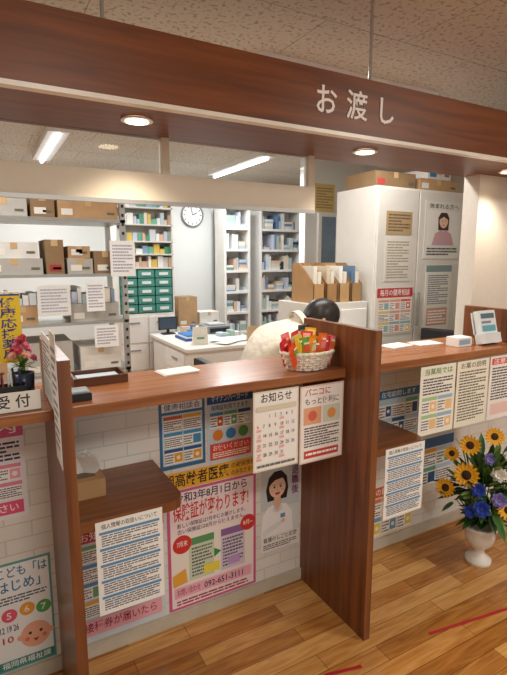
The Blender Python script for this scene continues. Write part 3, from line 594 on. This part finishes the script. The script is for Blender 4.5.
# inner desk + chairs + person
idk=empty('work_desk'); MB().box(1.68,1.95,.70,2.36,2.58,.725,DW).box(1.7,1.97,0,1.73,2.56,.7,GREYM).box(2.31,1.97,0,2.34,2.56,.7,GREYM).obj('body',idk)
poster('open_document',(1.86,2.2,.7255),.25,.32,[('l',.1,.1,.9,.9,12,'#667')],U=X,V=Y,th=.001)
def office_chair(name,x,y,ang,top=.95):
    p=empty(name); M=Matrix.Translation((x,y,0))@Matrix.Rotation(ang,4,'Z')
    mb=MB().box(-.22,-.22,.38,.22,.22,.43,BLACK,M).box(-.29,-.2,.56,-.24,.2,top,BLACK,M).box(-.28,-.03,.38,-.26,.03,.6,BLACK,M).box(-.28,-.03,.385,-.2,.03,.4,BLACK,M); mb.obj('seat',p,bevel=.02)
    mb=MB().rod((x,y,.1),(x,y,.4),.025,STEEL)
    for i in range(5):
        a=i*2*math.pi/5; e=(x+.27*math.cos(a),y+.27*math.sin(a),.06); mb.rod((x,y,.11),e,.018,BLACK); mb.sph((e[0],e[1],.028),.028,BLACK,10)
    mb.obj('base',p)
office_chair('office_chair',1.33,2.4,0,.93); office_chair('office_chair.001',2.62,2.22,math.radians(200),1.0)

def skin(name,V,E,root,matf,mats,parent,sub=2):
    me=bpy.data.meshes.new(name+'_s'); bm=bmesh.new(); ly=bm.verts.layers.skin.verify(); bv=[]
    for p,r in V:
        v=bm.verts.new(p); rr=r if hasattr(r,'__len__') else (r,r); v[ly].radius=rr; bv.append(v)
    bv[root][ly].use_root=True
    for a,b_ in E: bm.edges.new((bv[a],bv[b_]))
    bm.to_mesh(me); bm.free(); o=bpy.data.objects.new(name+'_s',me); COL.objects.link(o)
    s=o.modifiers.new('s','SKIN'); s.branch_smoothing=.5; s.use_smooth_shade=True; u=o.modifiers.new('u','SUBSURF'); u.levels=sub; u.render_levels=sub
    dg=bpy.context.evaluated_depsgraph_get(); ev=o.evaluated_get(dg); m2=bpy.data.meshes.new_from_object(ev)
    bpy.data.objects.remove(o); m2.materials.clear()
    for m in mats: m2.materials.append(m)
    for p in m2.polygons: p.use_smooth=True; p.material_index=matf(p.center)
    n=bpy.data.objects.new(name,m2); COL.objects.link(n); n.parent=parent; return n
pe=empty('pharmacist'); COAT=mat('white_coat_fabric','#e6ddcc',.85,var=.05,scale=14,bump=.5); TR=mat('dark_trousers','#2c3038',.8); SK=mat('skin','#d9a98a',.55,var=.03); HAIR=mat('black_hair','#1c1512',.4,var=.3,scale=60)
V=[((1.31,2.4,.57),.14),((1.31,2.4,.75),.145),((1.37,2.39,.95),.17),((1.50,2.37,1.09),.15),((1.60,2.35,1.13),.06),((1.68,2.345,1.135),.05),
 ((1.53,2.54,1.05),.075),((1.58,2.64,.85),.055),((1.80,2.50,.765),.034),
 ((1.53,2.17,1.05),.078),((1.57,2.08,.86),.058),((1.82,2.2,.765),.034),
 ((1.42,2.49,.53),.09),((1.80,2.49,.52),.062),((1.78,2.49,.10),.042),((1.9,2.49,.045),.036),
 ((1.42,2.31,.53),.09),((1.80,2.29,.52),.062),((1.78,2.29,.10),.042),((1.9,2.29,.045),.036)]
E=[(0,1),(1,2),(2,3),(3,4),(4,5),(3,6),(6,7),(7,8),(3,9),(9,10),(10,11),(0,12),(12,13),(13,14),(14,15),(0,16),(16,17),(17,18),(18,19)]
def mf(c):
    if c.z<.62: return 1 if c.z>.1 else 3
    if c.x>1.62 and c.z>1.05 and 2.28<c.y<2.42: return 2
    if c.x>1.80 and c.z<.8: return 2
    return 0
skin('body',V,E,0,mf,[COAT,TR,SK,BLACK],pe)
for s,w in ((1,Vector((1.83,2.49,.765))),(-1,Vector((1.85,2.21,.765)))):
    d=Vector((1,-.15*s,-.12)).normalized(); sd=Vector((0,1,0))*(-s)
    V=[(w,.022),(w+d*.045,(.034,.018))]; E=[(0,1)]
    for k,(off,L) in enumerate(((.028,.07),(.010,.08),(-.009,.074),(-.027,.056))):
        b0=w+d*.075+sd*off; i=len(V); V+=[(b0,.0105),(b0+d*L*.5+Vector((0,0,-.004)),.009),(b0+d*L*.85+Vector((0,0,-.02)),.0075)]; E+=[(1,i),(i,i+1),(i+1,i+2)]
    i=len(V); V+=[(w+d*.03+sd*.035,.012),(w+d*.06+sd*.055+Vector((0,0,-.01)),.0095),(w+d*.085+sd*.06+Vector((0,0,-.02)),.008)]; E+=[(1,i),(i,i+1),(i+1,i+2)]
    skin('hand_left' if s==1 else 'hand_right',V,E,0,lambda c:0,[SK],pe)
MB().lathe([(.075,-.01),(.066,.03),(.058,.03),(.064,-.01)],(1.60,2.352,1.13),COAT,20,Matrix.Rotation(math.radians(70),4,'Y'),cap=False).obj('collar',pe,smooth=True)
# head, bowed forward over the desk
hc=Vector((1.745,2.335,1.155)); HM=Matrix.Translation(hc)@Matrix.Rotation(math.radians(-8),4,'Z')@Matrix.Rotation(math.radians(68),4,'Y')
HR=HM.to_3x3().to_4x4()
def headr(v):
    x,y,z=v; x*=.098;y*=.078;z*=.118
    if z<-.02: y*=1+z*2.2; x=x*(1+z*1.0)+.012*(-z/.1)
    return Vector((x,y,z))
def shell(mb,k,m,keep):
    vs=[];fs=[]
    for j in range(17):
        t=math.pi*j/16
        for i in range(24):
            a=2*math.pi*i/24; v=Vector((math.sin(t)*math.cos(a),math.sin(t)*math.sin(a),math.cos(t))); vs.append(HM@(headr(v)*k))
    for j in range(16):
        for i in range(24):
            t=math.pi*(j+.5)/16; a=2*math.pi*(i+.5)/24; c=Vector((math.sin(t)*math.cos(a),math.sin(t)*math.sin(a),math.cos(t)))
            if keep(c): fs.append((j*24+i,(j+1)*24+i,(j+1)*24+(i+1)%24,j*24+(i+1)%24))
    mb.add(vs,fs,m)
mb=MB(); shell(mb,1,SK,lambda c:True)
for s in (1,-1):
    mb.sph(HM@Vector((.084,.032*s,.0)),(.011,.014,.009),ink('#f2f0ec'),10,HR); mb.sph(HM@Vector((.092,.032*s,.0)),.006,ink('#1a1210'),8)
    mb.sph(HM@Vector((.0,.078*s,-.005)),(.016,.009,.03),SK,10,HR); mb.sph(HM@Vector((.088,.032*s,.022)),(.006,.018,.004),HAIR,8,HR)
mb.sph(HM@Vector((.098,0,-.022)),(.016,.012,.02),SK,10,HR); mb.sph(HM@Vector((.09,0,-.058)),(.008,.024,.006),ink('#b0605a'),10,HR)
mb.obj('head',pe,smooth=True)
mb=MB(); shell(mb,1.13,HAIR,lambda c:not(c.x>.5 and c.z<.35) and not(c.z<-.6 and c.x>-.2)); mb.obj('hair',pe,smooth=True)

# ------------------------------------------------------------ ceiling lights
TUBE=mat('fluorescent_tube','#f6fbff',.4,emit=5)
def ceil_light(name,x,y,sx,sy,P,col,z=2.5,tube=True):
    p=empty(name); box('housing',x-sx/2,y-sy/2,z-.05,x+sx/2,y+sy/2,z,WHITE,p)
    if tube:
        if sy>sx: MB().rod((x,y-sy*.48,z-.065),(x,y+sy*.48,z-.065),.016,TUBE,12).obj('tube_glass',p)
        else: MB().rod((x-sx*.48,y,z-.065),(x+sx*.48,y,z-.065),.016,TUBE,12).obj('tube_glass',p)
    l=bpy.data.lights.new(name,'AREA'); l.shape='RECTANGLE'; l.size=sx*.9; l.size_y=sy*.95; l.energy=P; l.color=col
    o=bpy.data.objects.new('tube',l); COL.objects.link(o); o.location=(x,y,z-.085 if tube else z-.052); o.parent=p
ceil_light('fluorescent_light',2.45,4.75,.16,1.25,33,(.97,.99,1))
ceil_light('fluorescent_light.001',.6,4.75,.16,1.25,32,(.97,.99,1))
ceil_light('added_cabinet_light',1.9,2.3,1.25,.16,21,(1,.97,.92))  # added lamp, hidden behind the beam, to brighten cabinet fronts and pharmacist
ceil_light('fluorescent_light.003',-.4,2.75,1.25,.16,22,(1,.98,.95))
ceil_light('fluorescent_light.004',.4,-.6,.5,.5,27,(1,.94,.85),tube=False)
ceil_light('fluorescent_light.005',2.6,-.2,.5,.5,29,(1,.94,.85),tube=False)
w=bpy.data.worlds.new('world'); scene.world=w; w.use_nodes=True; w.node_tree.nodes['Background'].inputs[0].default_value=(1,.97,.92,1); w.node_tree.nodes['Background'].inputs[1].default_value=.7
